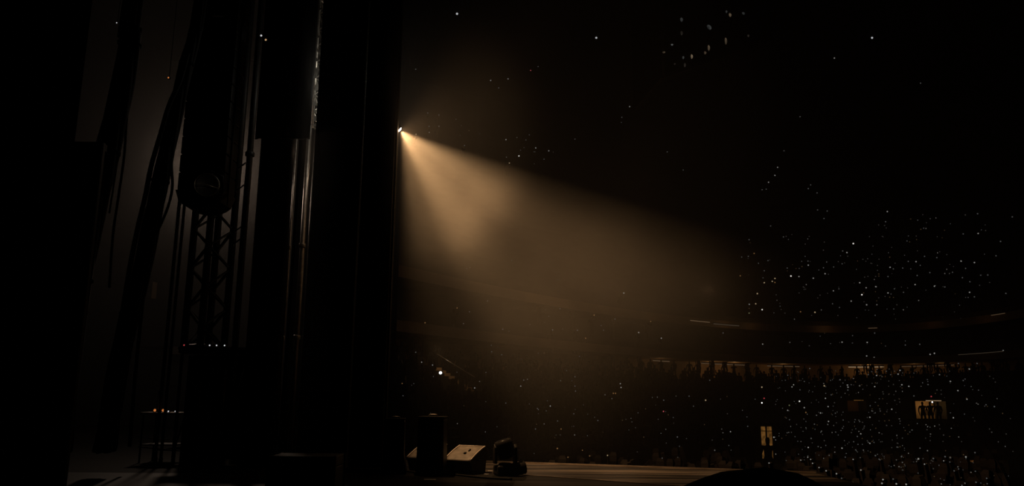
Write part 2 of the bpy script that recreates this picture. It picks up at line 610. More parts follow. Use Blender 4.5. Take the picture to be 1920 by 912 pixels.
# ------------------------------------------------------------------ hanging speaker column
AY = 12.3
z_bot = P(385, 398, AY).z
xa, xb = P(342, 380, AY).x, P(428, 380, AY).x
la = thing('line_array', ((xa + xb) / 2, AY, z_bot), 'tall black column of stacked speakers hanging before the truss tower', 'speaker array')
w = xb - xa
ch = 0.30
for i in range(16):
    z = 0.30 + ch * (i + 0.5)
    cb = MB()
    cb.box((0, 0, z), (w, 0.5, ch - 0.012))
    o = cb.build('speaker_cabinet', M['black_paint'], la, bevel=0.02)
    MB().box((0, -0.26, z), (w * 0.86, 0.012, ch * 0.8)).build('grille', M['black_rubber'], o, bevel=0.004)
cr = MB()
pr = []
for i in range(13):
    u = -1 + 2 * i / 12
    pr.append((u, 0.30 - 0.30 * math.sqrt(max(0, 1 - u * u)) ** 0.8))
n = len(pr)
vs = [(u * w / 2 * 1.05, y, z) for y in (-0.27, 0.27) for u, z in pr]
cr.add(vs, [tuple(range(n)), tuple(range(n, 2 * n))[::-1]] + [(i, n + i, n + (i + 1) % n, (i + 1) % n) for i in range(n)])
cr.build('bottom_cradle', M['black_paint'], la, bevel=0.01)
for s in (-1, 1):
    MB().box((s * (w / 2 + 0.015), -0.05, 2.6), (0.02, 0.06, 5.0)).build('side_rail', M['truss_black'], la)

for s_ in (-0.2, 0.2):
    MB().tube([(s_, 0, 0.3 + ch * 16), (s_, 0, 15 - z_bot)], 0.02, 6).build('hoist_chain', M['truss_black'], la)

# round lamp on the column's foot
hp = P(388, 347, AY - 0.72)
hl = thing('round_spotlight', hp, 'round dark spotlight with a thin glinting rim low on the speaker column', 'stage light', 0.25)
rx = Matrix.Rotation(math.radians(90), 3, 'X')
MB().lathe([(0.05, 0.42), (0.13, 0.38), (0.17, 0.2), (0.175, 0.04), (0.165, 0.0), (0.15, 0.03)], 28, rot=rx.transposed()).build('lamp_body', M['black_paint'], hl)
rg = MB()
rg.tube([(0.178 * math.cos(k * math.pi / 16), -0.005, 0.178 * math.sin(k * math.pi / 16)) for k in range(32)], 0.008, 8, closed=True)
rg.build('rim', M['steel'], hl)
cb = MB()
cb.tube([(-0.17, -0.008, -0.02), (0, -0.02, 0.0), (0.17, -0.008, -0.045)], 0.006, 6)
cb.build('cross_bar', M['steel'], hl)
yk = MB()
yk.tube([(-0.2, 0.18, 0.0), (-0.2, 0.18, 0.2), (0, 0.18, 0.27), (0.2, 0.18, 0.2), (0.2, 0.18, 0)], 0.014, 8)
yk.build('yoke', M['truss_black'], hl)
MB().box((0, 0.31, 0.27), (0.06, 0.26, 0.06)).build('bracket', M['truss_black'], hl)
light('spot_rim_light', 'SPOT', P(452, 300, 11.0), 1.3, (1.0, 0.8, 0.55), hp - P(452, 300, 11.0), 0.03, 24, 0.6)

# ------------------------------------------------------------------ cable bundles
def bundle(name, px, Y, r, n, label, cat='cables', m='black_rubber', taper=1.0, hang=False):
    way = [P(x, y, Y) for x, y in px]
    if hang:
        way.insert(0, Vector((way[0].x + 0.35, Y, 15.0)))
    pts = smooth_path(way, 8)
    base = pts[-1].copy()
    t = thing(name, base, label, cat)
    k = len(pts)
    for c in range(n):
        ph = 2 * math.pi * c / max(n, 1) + 0.4
        rr = r * (0.62 if n > 1 else 0)
        path, rad = [], []
        for i, p in enumerate(pts):
            tw = ph + i * 0.09
            g = 1 + (taper - 1) * i / (k - 1)
            path.append(p - base + Vector((math.cos(tw), math.sin(tw), 0.25 * math.sin(tw))) * rr * g)
            rad.append((r * (0.55 if n > 1 else 1)) * g)
        MB().tube(path, rad, 8).build('cable', M[m], t)
    if n > 1:
        for q in (0.25, 0.5, 0.75):
            i = int(k * q)
            d = (pts[i + 1] - pts[i]).normalized()
            g = 1 + (taper - 1) * i / (k - 1)
            MB().lathe([(r * 1.2 * g, -0.02), (r * 1.24 * g, -0.015), (r * 1.24 * g, 0.015), (r * 1.2 * g, 0.02)], 14, pts[i] - base,
                       d.to_track_quat('Z', 'Y').to_matrix()).build('cable_tie', M['black_cloth'], t)
    return t


bundle('cable_bundle', [(256, -40), (246, 60), (232, 150), (212, 240), (190, 330), (166, 430), (140, 560), (118, 720), (104, 850)], 9.6, 0.105, 6,
       'thick bundle of black cables sagging down beside the wide stage curtain', taper=1.5, hang=True)
bundle('cable_bundle', [(382, -40), (366, 60), (350, 120), (332, 200), (316, 270), (301, 340), (286, 410), (268, 500), (244, 590), (222, 690), (204, 800), (196, 846)], 11.4, 0.080, 6,
       'thick bundle of black cables slanting across the pale haze left of the speaker column', taper=1.7, hang=True)
bundle('loose_cable', [(352, 100), (338, 150), (316, 200), (300, 255), (284, 310), (272, 370), (258, 430), (244, 500), (228, 600)], 11.2, 0.036, 1,
       'single cable splitting off leftward from the slanting bundle', 'cable')
bundle('loose_cable', [(330, 240), (322, 300), (323, 350), (316, 385), (302, 420), (288, 450), (272, 520)], 11.1, 0.020, 1,
       'thin cable looping out rightward from the slanting bundle', 'cable')
bundle('hanging_rope', [(277, 470), (270, 540), (262, 620), (254, 700), (246, 800), (243, 838)], 11.8, 0.026, 1,
       'thin dark rope hanging in the haze just below the slanting bundle', 'rope')
bundle('hanging_rope', [(232, 150), (238, 200), (236, 245), (232, 300), (222, 370), (212, 440), (205, 540)], 9.72, 0.016, 1,
       'thin rope trailing beside the sagging cable bundle, the longer of two', 'rope')
bundle('hanging_rope', [(232, 150), (229, 200), (226, 260), (216, 330), (205, 400)], 9.72, 0.012, 1,
       'thinnest rope trailing beside the sagging cable bundle', 'rope')
bundle('chain', [(446, 60), (440, 160), (433, 260), (428, 340), (424, 380)], 13.0, 0.016, 1, 'hanging hoist chain close to the right flank of the speaker column', 'chain', hang=True)
x0 = 0
for i, (px, py) in enumerate(((455, 310), (451, 352), (446, 452), (449, 428))):
    c0 = P(px, py, 13.55)
    t = thing('hook', c0, ['small dark hook, topmost on the truss tower edge', 'small dark hook, second down on the truss tower edge',
                           'small dark hook, lowest on the truss tower edge', 'small dark hook, next to lowest on the truss tower edge'][i], 'hook')
    MB().tube(smooth_path([(-0.10, 0.02, -0.06), (0, 0, 0.0), (0.06, 0, 0.05), (0.11, 0, 0.03)], 4), 0.013, 6).build('hook_arm', M['truss_black'], t)
    MB().box((-0.1, 0.03, -0.06), (0.05, 0.05, 0.07)).build('clamp', M['truss_black'], t, bevel=0.006)

# ------------------------------------------------------------------ riser platform and backstage table
RYD = 13.35
zr = P(400, 652, RYD).z
xa, xb = P(338, 645, RYD).x, P(470, 657, RYD).x
rp = thing('riser_platform', ((xa + xb) / 2, RYD, 0), 'raised black platform behind the truss tower foot', 'platform')
w = xb - xa
MB().box((0, 0.9, zr - 0.05), (w, 1.9, 0.1)).build('deck', M['black_paint'], rp, bevel=0.008)
MB().box((0, -0.06, zr - 0.02), (w, 0.025, 0.045)).build('nosing', M['steel'], rp)
for x in (-w / 2 + 0.05, -w / 6, w / 6, w / 2 - 0.05):
    for y in (0.0, 1.75):
        MB().tube([(x, y, 0), (x, y, zr - 0.1)], 0.026, 8).build('leg', M['truss_black'], rp)
MB().tube([(-w / 2 + 0.05, 0, 0.2), (-w / 6, 0, zr - 0.2), (w / 6, 0, 0.2), (w / 2 - 0.05, 0, zr - 0.2)], 0.018, 6).build('brace', M['truss_black'], rp)
drape('riser_skirt', xa + 0.05, xb, RYD + 0.28, 0.0, zr - 0.12, 'black cloth skirt hung below the raised platform', amp=0.03)


def small_lamp(px, py, Y, m, label, r=0.016, name='indicator_lamp', group=None, z=None, cord=0):
    p = P(px, py, Y) if z is None else Vector((P(px, py, Y).x, Y, z))
    t = thing(name, p, label, 'lamp', group=group)
    MB().box((0, 0.02, 0), (r * 3, 0.05, r * 2.6)).build('housing', M['black_paint'], t, bevel=0.003)
    MB().lathe([(r, 0), (r * 0.9, r * 0.35), (r * 0.5, r * 0.7), (0.0005, r * 0.85)], 12, (0, -0.005, 0), Matrix.Rotation(math.radians(90), 3, 'X')).build('bulb', M[m], t)
    if cord:
        MB().tube([(0, 0.03, r * 1.2 if cord > p.z else -r), (0, 0.03, cord - p.z)], 0.006 if cord > p.z else 0.03, 6).build('cord' if cord > p.z else 'post', M['black_rubber'], t)
    return t


for px, m, lb in ((345, 'red', 'red indicator lamp at the far end of the riser platform'),
                  (393, 'white', 'white indicator lamp at the middle of the riser platform edge'),
                  (406, 'white', 'white indicator lamp, second of the pair at the riser platform middle'),
                  (421, 'white', 'white indicator lamp on the riser platform under the truss tower corner')):
    small_lamp(px, 652, RYD - 0.10, m, lb, 0.013, z=zr + 0.028)

BT = 13.6
zt = 0.82
xt0, xt1 = P(262, 781, BT).x, P(336, 781, BT).x
bt = thing('equipment_table', ((xt0 + xt1) / 2, BT, 0), 'low equipment table with orange lamps beside the cable bundle', 'table')
w = xt1 - xt0
MB().box((0, 0.3, zt), (w, 0.6, 0.035)).build('table_top', M['steel'], bt, bevel=0.006)
for x in (-w / 2 + 0.04, w / 2 - 0.04):
    for y in (0.05, 0.55):
        MB().tube([(x, y, 0), (x, y, zt - 0.02)], 0.016, 8).build('leg', M['truss_black'], bt)
MB().box((0, 0.3, 0.3), (w - 0.1, 0.5, 0.02)).build('shelf', M['black_paint'], bt)
for px, m, lb in ((290.5, 'orange', 'brighter orange lamp on the equipment table end'), (306, 'orange', 'fainter orange lamp on the equipment table middle'),
                  (316, 'white', 'tiny white lamp next to the orange ones on the table'), (329, 'white', 'tiny white lamp at the inner end of the table')):
    small_lamp(px, 771, BT - 0.0, m, lb, 0.022 if m == 'orange' else 0.012, z=zt + (0.052 if m == 'orange' else 0.036))
t = thing('desk_microphone', (P(293, 770, BT + 0.2).x, BT + 0.2, zt + 0.018), 'short upright gooseneck microphone on the equipment table', 'microphone')
MB().lathe([(0.05, 0), (0.05, 0.015), (0.012, 0.02), (0.008, 0.03)], 14).build('base', M['black_paint'], t)
MB().tube([(0, 0, 0.02), (0.0, 0, 0.16), (0.012, 0, 0.26), (0.02, 0, 0.29)], 0.006, 8).build('gooseneck', M['steel'], t)
MB().lathe([(0.008, 0.28), (0.016, 0.30), (0.016, 0.35), (0.006, 0.37)], 12, (0.018, 0, 0)).build('head', M['steel'], t)

small_lamp(219, 43, 14.5, 'white', 'single faint white lamp high above the sagging cable bundle', 0.012, 'hanging_lamp', cord=15)
small_lamp(316, 146, 14.5, 'orange', 'tiny orange lamp high in the haze between the cable bundles', 0.016, 'hanging_lamp', cord=15)
small_lamp(490, 67, 12.7, 'white', 'small white lamp hung before the drape border, the upper of two', 0.018, 'hanging_lamp', cord=15)
small_lamp(498.5, 75, 12.7, 'amber_wall', 'small yellowish lamp hung before the drape border, the lower of two', 0.018, 'hanging_lamp', cord=15)

# ------------------------------------------------------------------ things on the stage floor
def floor_monitor(base, rz, label):
    t = thing('floor_monitor', base, label, 'stage monitor', rz, 'wedge floor monitors')
    w, dp, zf, zb = 0.46, 0.52, 0.20, 0.385
    N = 10
    face = []
    for i in range(N + 1):
        u = i / N
        face.append((-dp / 2 + dp * 0.86 * u, zf + (zb - zf) * (u + 0.32 * u * (1 - u))))
    outline = [(-dp / 2 + 0.08, 0.0), (-dp / 2, zf - 0.02)] + [(y, z - 0.012) for y, z in face] + [(dp / 2, zb - 0.06), (dp / 2 - 0.05, 0.0)]
    MB().prism(outline, -w / 2 + 0.004, w / 2 - 0.004).build('cabinet', M['black_paint'], t, bevel=0.006)
    g = MB()
    g.grid(lambda u, v: Vector(((u - 0.5) * (w - 0.03), face[round(v * N)][0], face[round(v * N)][1])), 10, N)
    gr = g.build('grille', M['grille'], t)
    gr.modifiers.new('solid', 'SOLIDIFY').thickness = 0.01
    bd = MB()
    bd.prism([(-0.020, -0.004), (-0.012, 0.012), (0.020, 0.012), (0.024, -0.004)], -0.018, 0.016, rot=Matrix.Rotation(0.42, 3, 'X'), origin=(0.03, face[4][0], face[4][1] + 0.006))
    bd.build('badge', M['black_rubber'], gr)
    bd = MB()
    bd.prism([(-0.03, -0.004), (-0.02, 0.01), (0.03, 0.01), (0.04, -0.004)], -0.008, 0.010, rot=Matrix.Rotation(0.42, 3, 'X'), origin=(0.055, face[6][0], face[6][1] + 0.006))
    bd.build('badge', M['black_rubber'], gr)
    for s in (-1, 1):
        e = MB()
        e.tube([(s * (w / 2 - 0.006), y, z + 0.006) for y, z in face], 0.009, 8)
        e.build('edge_highlight', M['grille_highlight'], t)
    e = MB()
    e.tube([(-w / 2, face[-1][0], face[-1][1] + 0.004), (w / 2, face[-1][0], face[-1][1] + 0.004)], 0.007, 8)
    e.build('top_highlight', M['grille_highlight'], t)
    MB().tube(smooth_path([(w / 2, -0.06, 0.2), (w / 2 + 0.03, -0.05, 0.2), (w / 2 + 0.03, 0.09, 0.2), (w / 2, 0.1, 0.2)], 3), 0.01, 6).build('handle', M['black_rubber'], t)
    return t


mon = floor_monitor(P(873, 889, 12.35) * 1, math.radians(-27), 'curved grille floor monitor lit from above, fully in view')
mon.location.z = 0.004
m2 = copy_tree(mon)
m2.location = (P(802, 886, 12.75).x, 12.75, 0.004)
m2.rotation_euler = (0, 0, math.radians(-27))
tag(m2, 'floor monitor mostly hidden behind the tall black cabinet')


def cabinet(base, w, dp, h, rz, label, flare=1.12):
    t = thing('black_cabinet', base, label, 'speaker', rz, 'dark upright cabinets on the stage edge')
    bw, bd = w * flare, dp * flare
    body = MB()
    vs = []
    for (z, ww, dd) in ((0.05, bw, bd), (h * 0.35, w * 1.03, dp * 1.03), (h - 0.03, w, dp)):
        vs += [(-ww / 2, -dd / 2, z), (ww / 2, -dd / 2, z), (ww / 2, dd / 2, z), (-ww / 2, dd / 2, z)]
    fs = [(3, 2, 1, 0), (8, 9, 10, 11)] + [(r * 4 + i, r * 4 + (i + 1) % 4, r * 4 + 4 + (i + 1) % 4, r * 4 + 4 + i) for r in (0, 1) for i in range(4)]
    body.add(vs, fs)
    body.build('body', M['black_paint'], t, bevel=0.025)
    MB().box((0, 0, h - 0.012), (w * 1.03, dp * 1.03, 0.03)).build('lid', M['black_rubber'], t, bevel=0.008)
    MB().box((0, 0, 0.03), (bw * 1.03, bd * 1.03, 0.05)).build('base', M['black_rubber'], t, bevel=0.008)
    MB().box((0, -dp / 2 - 0.008, h * 0.62), (w * 0.74, 0.014, h * 0.5)).build('grille', M['black_rubber'], t, bevel=0.005)
    MB().tube(smooth_path([(-0.06, 0, h), (-0.055, 0, h + 0.025), (0.055, 0, h + 0.025), (0.06, 0, h)], 3), 0.008, 6).build('handle', M['steel'], t)
    return t


cabinet((P(809, 885, 12.0).x, 12.0, 0.004), 0.385, 0.36, 0.84, -0.08, 'tall black cabinet standing in front of the half hidden floor monitor')
cabinet((P(738, 880, 12.25).x, 12.25, 0.004), 0.30, 0.34, 0.80, 0.1, 'black cabinet standing against the foot of the screen tower', 1.25)

# moving head light
ml = thing('moving_head_light', (P(947, 892, 12.0).x, 12.0, 0.004), 'black moving head light parked beside the fully visible floor monitor', 'stage light', 0.3)
MB().box((0, 0, 0.075), (0.30, 0.28, 0.15)).build('base', M['black_paint'], ml, bevel=0.03)
MB().lathe([(0.10, 0.15), (0.10, 0.17), (0.08, 0.18)], 20).build('pan_ring', M['black_rubber'], ml)
for s in (-1, 1):
    MB().prism([(-0.055, 0.17), (0.055, 0.17), (0.05, 0.40), (0.0, 0.45), (-0.05, 0.40)], s * 0.155 - 0.022, s * 0.155 + 0.022).build('yoke_arm', M['black_paint'], ml, bevel=0.01)
tl = Matrix.Rotation(math.radians(-18), 3, 'Y')
hd = MB().lathe([(0.08, -0.12), (0.12, -0.10), (0.132, 0.0), (0.135, 0.09), (0.125, 0.145), (0.11, 0.15)], 24, (0, 0, 0.36), tl).build('head', M['black_rubber'], ml)
MB().lathe([(0.105, 0.148), (0.07, 0.156), (0.001, 0.16)], 20, (0, 0, 0.36), tl).build('lens', M['phone_body'], hd)
MB().lathe([(0.09, -0.10), (0.095, -0.09), (0.095, 0.09), (0.09, 0.10)], 18, (0.19, -0.06, 0.10), Matrix.Rotation(math.radians(80), 3, 'Y')).build('power_box', M['black_rubber'], ml)

# small objects on the floor
for i, (px, py, lb) in enumerate(((838, 880, 'white floor tape mark by the tall cabinet foot, nearest the monitor'), (846, 884, 'white floor tape mark in front of the fully visible monitor'),
                                  (919, 885, 'white floor tape mark beside the moving head light base'), (777, 877, 'white floor tape mark between the two black cabinets'),
                                  (806, 901, 'long pale floor tape mark lying out in front of the cabinets'), (724, 879, 'faint floor tape mark below the screen tower foot'),
                                  (912, 891, 'short floor tape mark under the corner of the monitor'))):
    g = G(px, py)
    t = tag(MB().box((0, 0, 0.003), (0.16 if i == 4 else 0.07, 0.04, 0.004), Rz(random.uniform(-0.3, 0.3))).build('tape_mark', M['tape']), lb, 'tape')
    t.location = (g.x, g.y, 0.006)
for i, (a_, lb) in enumerate((([(700, 884), (760, 884), (800, 889), (845, 890), (905, 896), (960, 899)], 'black cable lying along the deck joint before the monitors'),
                              ([(240, 815), (300, 824), (360, 820), (420, 834), (500, 846)], 'black cable snaking over the floor below the riser platform'),
                              ([(260, 838), (340, 846), (440, 851), (560, 858)], 'black cable running along the floor from the ropes to the road case'))):
    pts = smooth_path([G(x, y, 0.02) for x, y in a_], 6)
    b0 = pts[0].copy()
    t = tag(MB().tube([p - b0 for p in pts], 0.014, 8).build('floor_cable', M['black_rubber']), lb, 'cable')
    t.location = b0


def road_case(base, sx, sy, sz, rz, label):
    t = thing('road_case', base, label, 'case', rz)
    MB().box((0, 0, 0.08 + sz * 0.36), (sx, sy, sz * 0.72)).build('body', M['wood_case'], t, bevel=0.01)
    MB().box((0, 0, 0.08 + sz * 0.86), (sx, sy, sz * 0.26)).build('lid', M['wood_case'], t, bevel=0.01)
    for x in (-sx / 2, sx / 2):
        for y in (-sy / 2, sy / 2):
            MB().box((x, y, 0.08 + sz / 2), (0.03, 0.03, sz)).build('corner_edge', M['truss_black'], t, bevel=0.004)
            MB().lathe([(0.035, -0.015), (0.038, -0.01), (0.038, 0.01), (0.035, 0.015)], 14, (x * 0.82, y * 0.78, 0.04), Matrix.Rotation(math.pi / 2, 3, 'X')).build('caster', M['black_rubber'], t)
    for x in (-sx / 4, sx / 4):
        MB().box((x, -sy / 2 - 0.008, 0.08 + sz * 0.73), (0.07, 0.014, 0.07)).build('latch', M['truss_black'], t, bevel=0.004)
    return t


cY = 8.6
xl, xr = P(502, 880, cY).x, P(627, 880, cY).x
ztop = P(560, 856, cY).z
road_case(((xl + xr) / 2, cY + 0.25, 0.004), xr - xl, 0.5, ztop - 0.08, 0.0, 'black road case standing on the dark deck in the near foreground')

# covered equipment close to the camera
hY = 3.2
zt = P(1440, 892, hY).z
xl, xr = P(1262, 905, hY).x, P(1556, 905, hY).x
cv = thing('covered_equipment', (P(1486, 880, hY).x, hY + 0.35, 0.004), 'rounded equipment hump under a black cover, nearest to the camera', 'covered equipment')


def hump(u, v):
    a = 2 * math.pi * u
    k = 1 - v ** 3.0
    fold = 1 + 0.03 * math.sin(11 * a) * (1 - v)
    rx = (0.70 if math.cos(a) < 0 else 0.52) * (0.12 + 0.88 * k ** 0.8) * (1 if v < 1 else 0)
    return Vector((rx * math.cos(a) * fold, 0.36 * k ** 0.6 * math.sin(a) * fold, zt * (0.84 * v ** 0.8 + 0.16 * v ** 0.5) if v < 1 else zt))


MB().grid(hump, 64, 26).build('cover', M['black_cloth'], cv)
MB().tube([hump(i / 64, 0.0) + Vector((0, 0, 0.012)) for i in range(64)], 0.012, 6, closed=True).build('hem', M['black_cloth'], cv)

# ------------------------------------------------------------------ hanging scoreboard
SY = 46.0
sA, sB = P(1243, 142, SY), P(1224, 0, SY)
cent = P(1352, 40, SY + 3)
sb = thing('hanging_scoreboard', cent, 'dark scoreboard block hung high over the seats with scattered dim reflected lights', 'scoreboard', math.radians(0))
c1, c2, c3 = P(1245, 143, SY) - cent, P(1445, 72, SY + 7) - cent, P(1330, 100, SY + 9) - cent
topz = P(1300, -120, SY).z - cent.z
def sb_face(p, q, name):
    out = MB()
    d = (q - p)
    nrm = Vector((d.y, -d.x, 0)).normalized() * 0.12
    z0 = min(p.z, q.z)
    a_, b_ = Vector((p.x, p.y, p.z)), Vector((q.x, q.y, q.z))
    vs = [a_ + nrm, b_ + nrm, Vector((b_.x, b_.y, topz)) + nrm, Vector((a_.x, a_.y, topz)) + nrm]
    vs += [v - 2 * nrm for v in vs]
    out.add(vs, [(0, 1, 2, 3), (7, 6, 5, 4), (0, 4, 5, 1), (1, 5, 6, 2), (2, 6, 7, 3), (3, 7, 4, 0)])
    return out.build(name, M['screen_back'], sb)
sb_face(c1, c2, 'display_face')
sb_face(Vector((c1.x - 0.9, c1.y + 6, c1.z)), c1, 'display_face')
sb_face(c2, Vector((c2.x - 1.0, c2.y + 5, c2.z)), 'display_face')
MB().tube([c1, c2], 0.16, 8).build('bottom_rail', M['truss_black'], sb)
MB().tube([c1, Vector((c1.x, c1.y, topz))], 0.14, 8).build('corner_post', M['truss_black'], sb)
for k in (0.2, 0.8):
    p = c1.lerp(c2, k)
    MB().tube([(p.x, p.y + 1, topz), (p.x, p.y + 1, 48 - cent.z)], 0.05, 6).build('hanging_cable', M['truss_black'], sb)
pl_n = Vector(((c2 - c1).y, -(c2 - c1).x, 0)).normalized()
if pl_n.y > 0:
    pl_n = -pl_n
for px, py, wx, hz, ck, lb in ((1278, 37, 6, 9, 'gd', None), (1330, 51, 13, 9, 'gd', None), (1369, 28, 6, 8, 'wd', 'warm reflection patch'), (1362, 22, 3, 5, 'gd', None), (1394, 25, 8, 5, 'gd', None),
                               (1361, 77, 5, 14, 'wd', 'warm reflection patch'), (1329, 90, 5, 12, 'wd', 'warm reflection patch'), (1322, 99, 5, 6, 'wd', 'warm reflection patch'), (1297, 106, 4, 9, 'wb', 'brightest warm reflection patch'),
                               (1260, 84, 5, 3, 'gb', None), (1245, 98, 5, 3, 'wd', 'warm reflection patch'), (1281, 108, 3, 6, 'gd', None), (1284, 122, 4, 9, 'dd', None), (1278, 62, 5, 9, 'dd', None),
                               (1265, 120, 3, 3, 'dd', None), (1403, 67, 4, 5, 'dd', None)):
    if ck not in M:
        M[ck] = glow('board_glint_' + ck, {'g': (0.75, 0.8, 0.78), 'w': (1.0, 0.72, 0.45), 'd': (0.9, 0.75, 0.6)}[ck[0]],
                     {'gd': 0.035, 'gb': 0.09, 'wd': 0.07, 'wb': 0.22, 'dd': 0.014}[ck], mottled=0.5, scale=3)
    d = ray(px, py)
    # meet the front face's plane
    tt = (Vector(cent + c1 + pl_n * 0.14) - CAM).dot(pl_n) / d.dot(pl_n)
    p = CAM + d * tt - cent
    dep = (p + cent - CAM).dot(FW)
    ang = math.atan2((c2 - c1).y, (c2 - c1).x)
    mb = MB().lathe([(0.5, -0.06), (0.5, 0.0), (0.35, 0.05), (0.12, 0.08)], 10, p, Rz(ang) @ Matrix.Diagonal((wx * dep / F, 1, hz * dep / F)) @ Matrix.Rotation(math.radians(90), 3, 'X'))
    o = mb.build('board_reflection', M[ck], sb)  # glowing disc standing in for a light reflected in the board
    if lb:
        o['label'] = lb

# ------------------------------------------------------------------ people
def person_mesh(name, arms):
    """one continuous standing figure; arms: raise of (left, right), 0 hanging .. 1 overhead"""
    J = {'pelvis': (0, 0, 0.95), 'waist': (0, 0.01, 1.10), 'chest': (0, 0.0, 1.32), 'neck': (0, 0.01, 1.48), 'chin': (0, -0.02, 1.56), 'head': (0, -0.01, 1.65), 'crown': (0, 0.01, 1.72)}
    R = {'pelvis': (0.15, 0.11), 'waist': (0.13, 0.10), 'chest': (0.155, 0.11), 'neck': (0.055, 0.055), 'chin': (0.07, 0.075), 'head': (0.078, 0.095), 'crown': (0.05, 0.06)}
    E = [('pelvis', 'waist'), ('waist', 'chest'), ('chest', 'neck'), ('neck', 'chin'), ('chin', 'head'), ('head', 'crown')]
    for s, n in ((-1, 'l'), (1, 'r')):
        J.update({n + 'hip': (s * 0.10, 0, 0.88), n + 'knee': (s * 0.11, -0.02, 0.48), n + 'ankle': (s * 0.115, 0.02, 0.08), n + 'toe': (s * 0.13, -0.13, 0.03)})
        R.update({n + 'hip': (0.085, 0.09), n + 'knee': (0.058, 0.06), n + 'ankle': (0.04, 0.045), n + 'toe': (0.04, 0.025)})
        E += [('pelvis', n + 'hip'), (n + 'hip', n + 'knee'), (n + 'knee', n + 'ankle'), (n + 'ankle', n + 'toe')]
        a = arms[0 if s < 0 else 1]
        sh = Vector((s * 0.19, 0, 1.40))
        el = sh + Vector((s * 0.08, -0.06 - 0.14 * a, -0.26 + 0.28 * a))
        ha = el + Vector((-s * 0.02, -0.10 - 0.04 * a, -0.23 + 0.46 * a))
        tip = ha + (ha - el).normalized() * 0.13
        J.update({n + 'sh': sh, n + 'el': el, n + 'ha': ha, n + 'tip': tip})
        R.update({n + 'sh': (0.065, 0.065), n + 'el': (0.045, 0.045), n + 'ha': (0.032, 0.03), n + 'tip': (0.036, 0.018)})
        E += [('chest', n + 'sh'), (n + 'sh', n + 'el'), (n + 'el', n + 'ha'), (n + 'ha', n + 'tip')]
    ks = list(J)
    me = bpy.data.meshes.new(name + '_skeleton')
    me.from_pydata([tuple(J[k]) for k in ks], [(ks.index(p), ks.index(q)) for p, q in E], [])
    o = bpy.data.objects.new(name + '_skeleton', me)
    COL.objects.link(o)
    o.modifiers.new('skin', 'SKIN')
    for i, k in enumerate(ks):
        me.skin_vertices[0].data[i].radius = R[k]
        me.skin_vertices[0].data[i].use_root = (k == 'pelvis')
    dg = bpy.context.evaluated_depsgraph_get()
    low = bpy.data.meshes.new_from_object(o.evaluated_get(dg))
    sm = o.modifiers.new('sub', 'SUBSURF')
    sm.levels = sm.render_levels = 1
    dg = bpy.context.evaluated_depsgraph_get()
    dg.update()
    hi = bpy.data.meshes.new_from_object(o.evaluated_get(dg))
    bpy.data.objects.remove(o)
    for m in (low, hi):
        m.materials.clear()
        m.materials.append(M['cloth_person'])
        m.polygons.foreach_set('use_smooth', [True] * len(m.polygons))
    hi.name = name
    return low, hi


KINDS = [person_mesh('person', a_) for a_ in ((0, 0), (0.0, 1.0), (0.9, 0.9), (0.5, 0.5))]
TIP = Vector((0.25 - 0.02 - 0.01, -0.47, 1.76))
PHONES = []
CLEAR = []
npv = []
for low, hi in KINDS:
    v = np.empty(len(low.vertices) * 3, dtype=np.float32)
    low.vertices.foreach_get('co', v)
    npv.append((v.reshape(-1, 3), [tuple(p.vertices) for p in low.polygons]))

# people standing on the lit walkway under the lower balcony
def person(loc, k, label, group=None, face=None):
    o = bpy.data.objects.new('person', KINDS[k][1])
    COL.objects.link(o)
    o.location = loc
    CLEAR.append((Vector(loc), 0.75))
    to = CAM - Vector(loc)
    o.rotation_euler = (0, 0, math.atan2(to.x, -to.y) + random.uniform(-0.6, 0.6))
    return tag(o, label, 'person', group)


def ring_t(px, s=0.0):
    """the ring angle whose far side the picture shows at column px"""
    best = None
    for i in range(1200):
        t = math.radians(25) + (math.radians(175) - math.radians(25)) * i / 1199
        p = ring_pt(t, s, 4) - CAM
        x = CX + F * p.dot(RT) / p.dot(FW)
        if best is None or abs(x - px) < best[0]:
            best = (abs(x - px), t)
    return best[1]


for i in range(34):
    px = 1176 + i * 22.5 + random.uniform(-7, 7)
    person(ring_pt(ring_t(px), -0.25 + random.uniform(-0.15, 0.3), 3.0), random.choice((0, 0, 0, 1, 3)),
           'person standing in silhouette at the back of the lower seats before the amber walkway', 'people along the amber walkway')

# ------------------------------------------------------------------ walkway and balcony lamps
def strip_lamp(px0, px1, s, z, m, label, h=0.05, lampW=0.0, dz=-0.25):
    t0, t1 = ring_t(px0, s), ring_t(px1, s)
    n = max(3, int(abs(px1 - px0) / 12))
    pts = [ring_pt(t0 + (t1 - t0) * i / n, s, z) for i in range(n + 1)]
    b = pts[n // 2].copy()
    t = thing('strip_light', b, label, 'strip light')
    MB().tube([p - b for p in pts], h, 6).build('tube', M[m], t)
    hs = MB()
    hs.tube([p - b + Vector((0, 0, h * 1.7)) for p in pts], h * 1.0, 4)
    hs.build('housing', M['black_paint'], t)
    if lampW:
        k = max(1, round(abs(px1 - px0) / 45))
        for i in range(k):
            p = ring_pt(t0 + (t1 - t0) * (i + 0.5) / k, s + 0.2, z + dz)
            light('walkway_lamp', 'POINT', p, lampW * 2.2, (1.0, 0.56, 0.22), size=0.15)
    return t


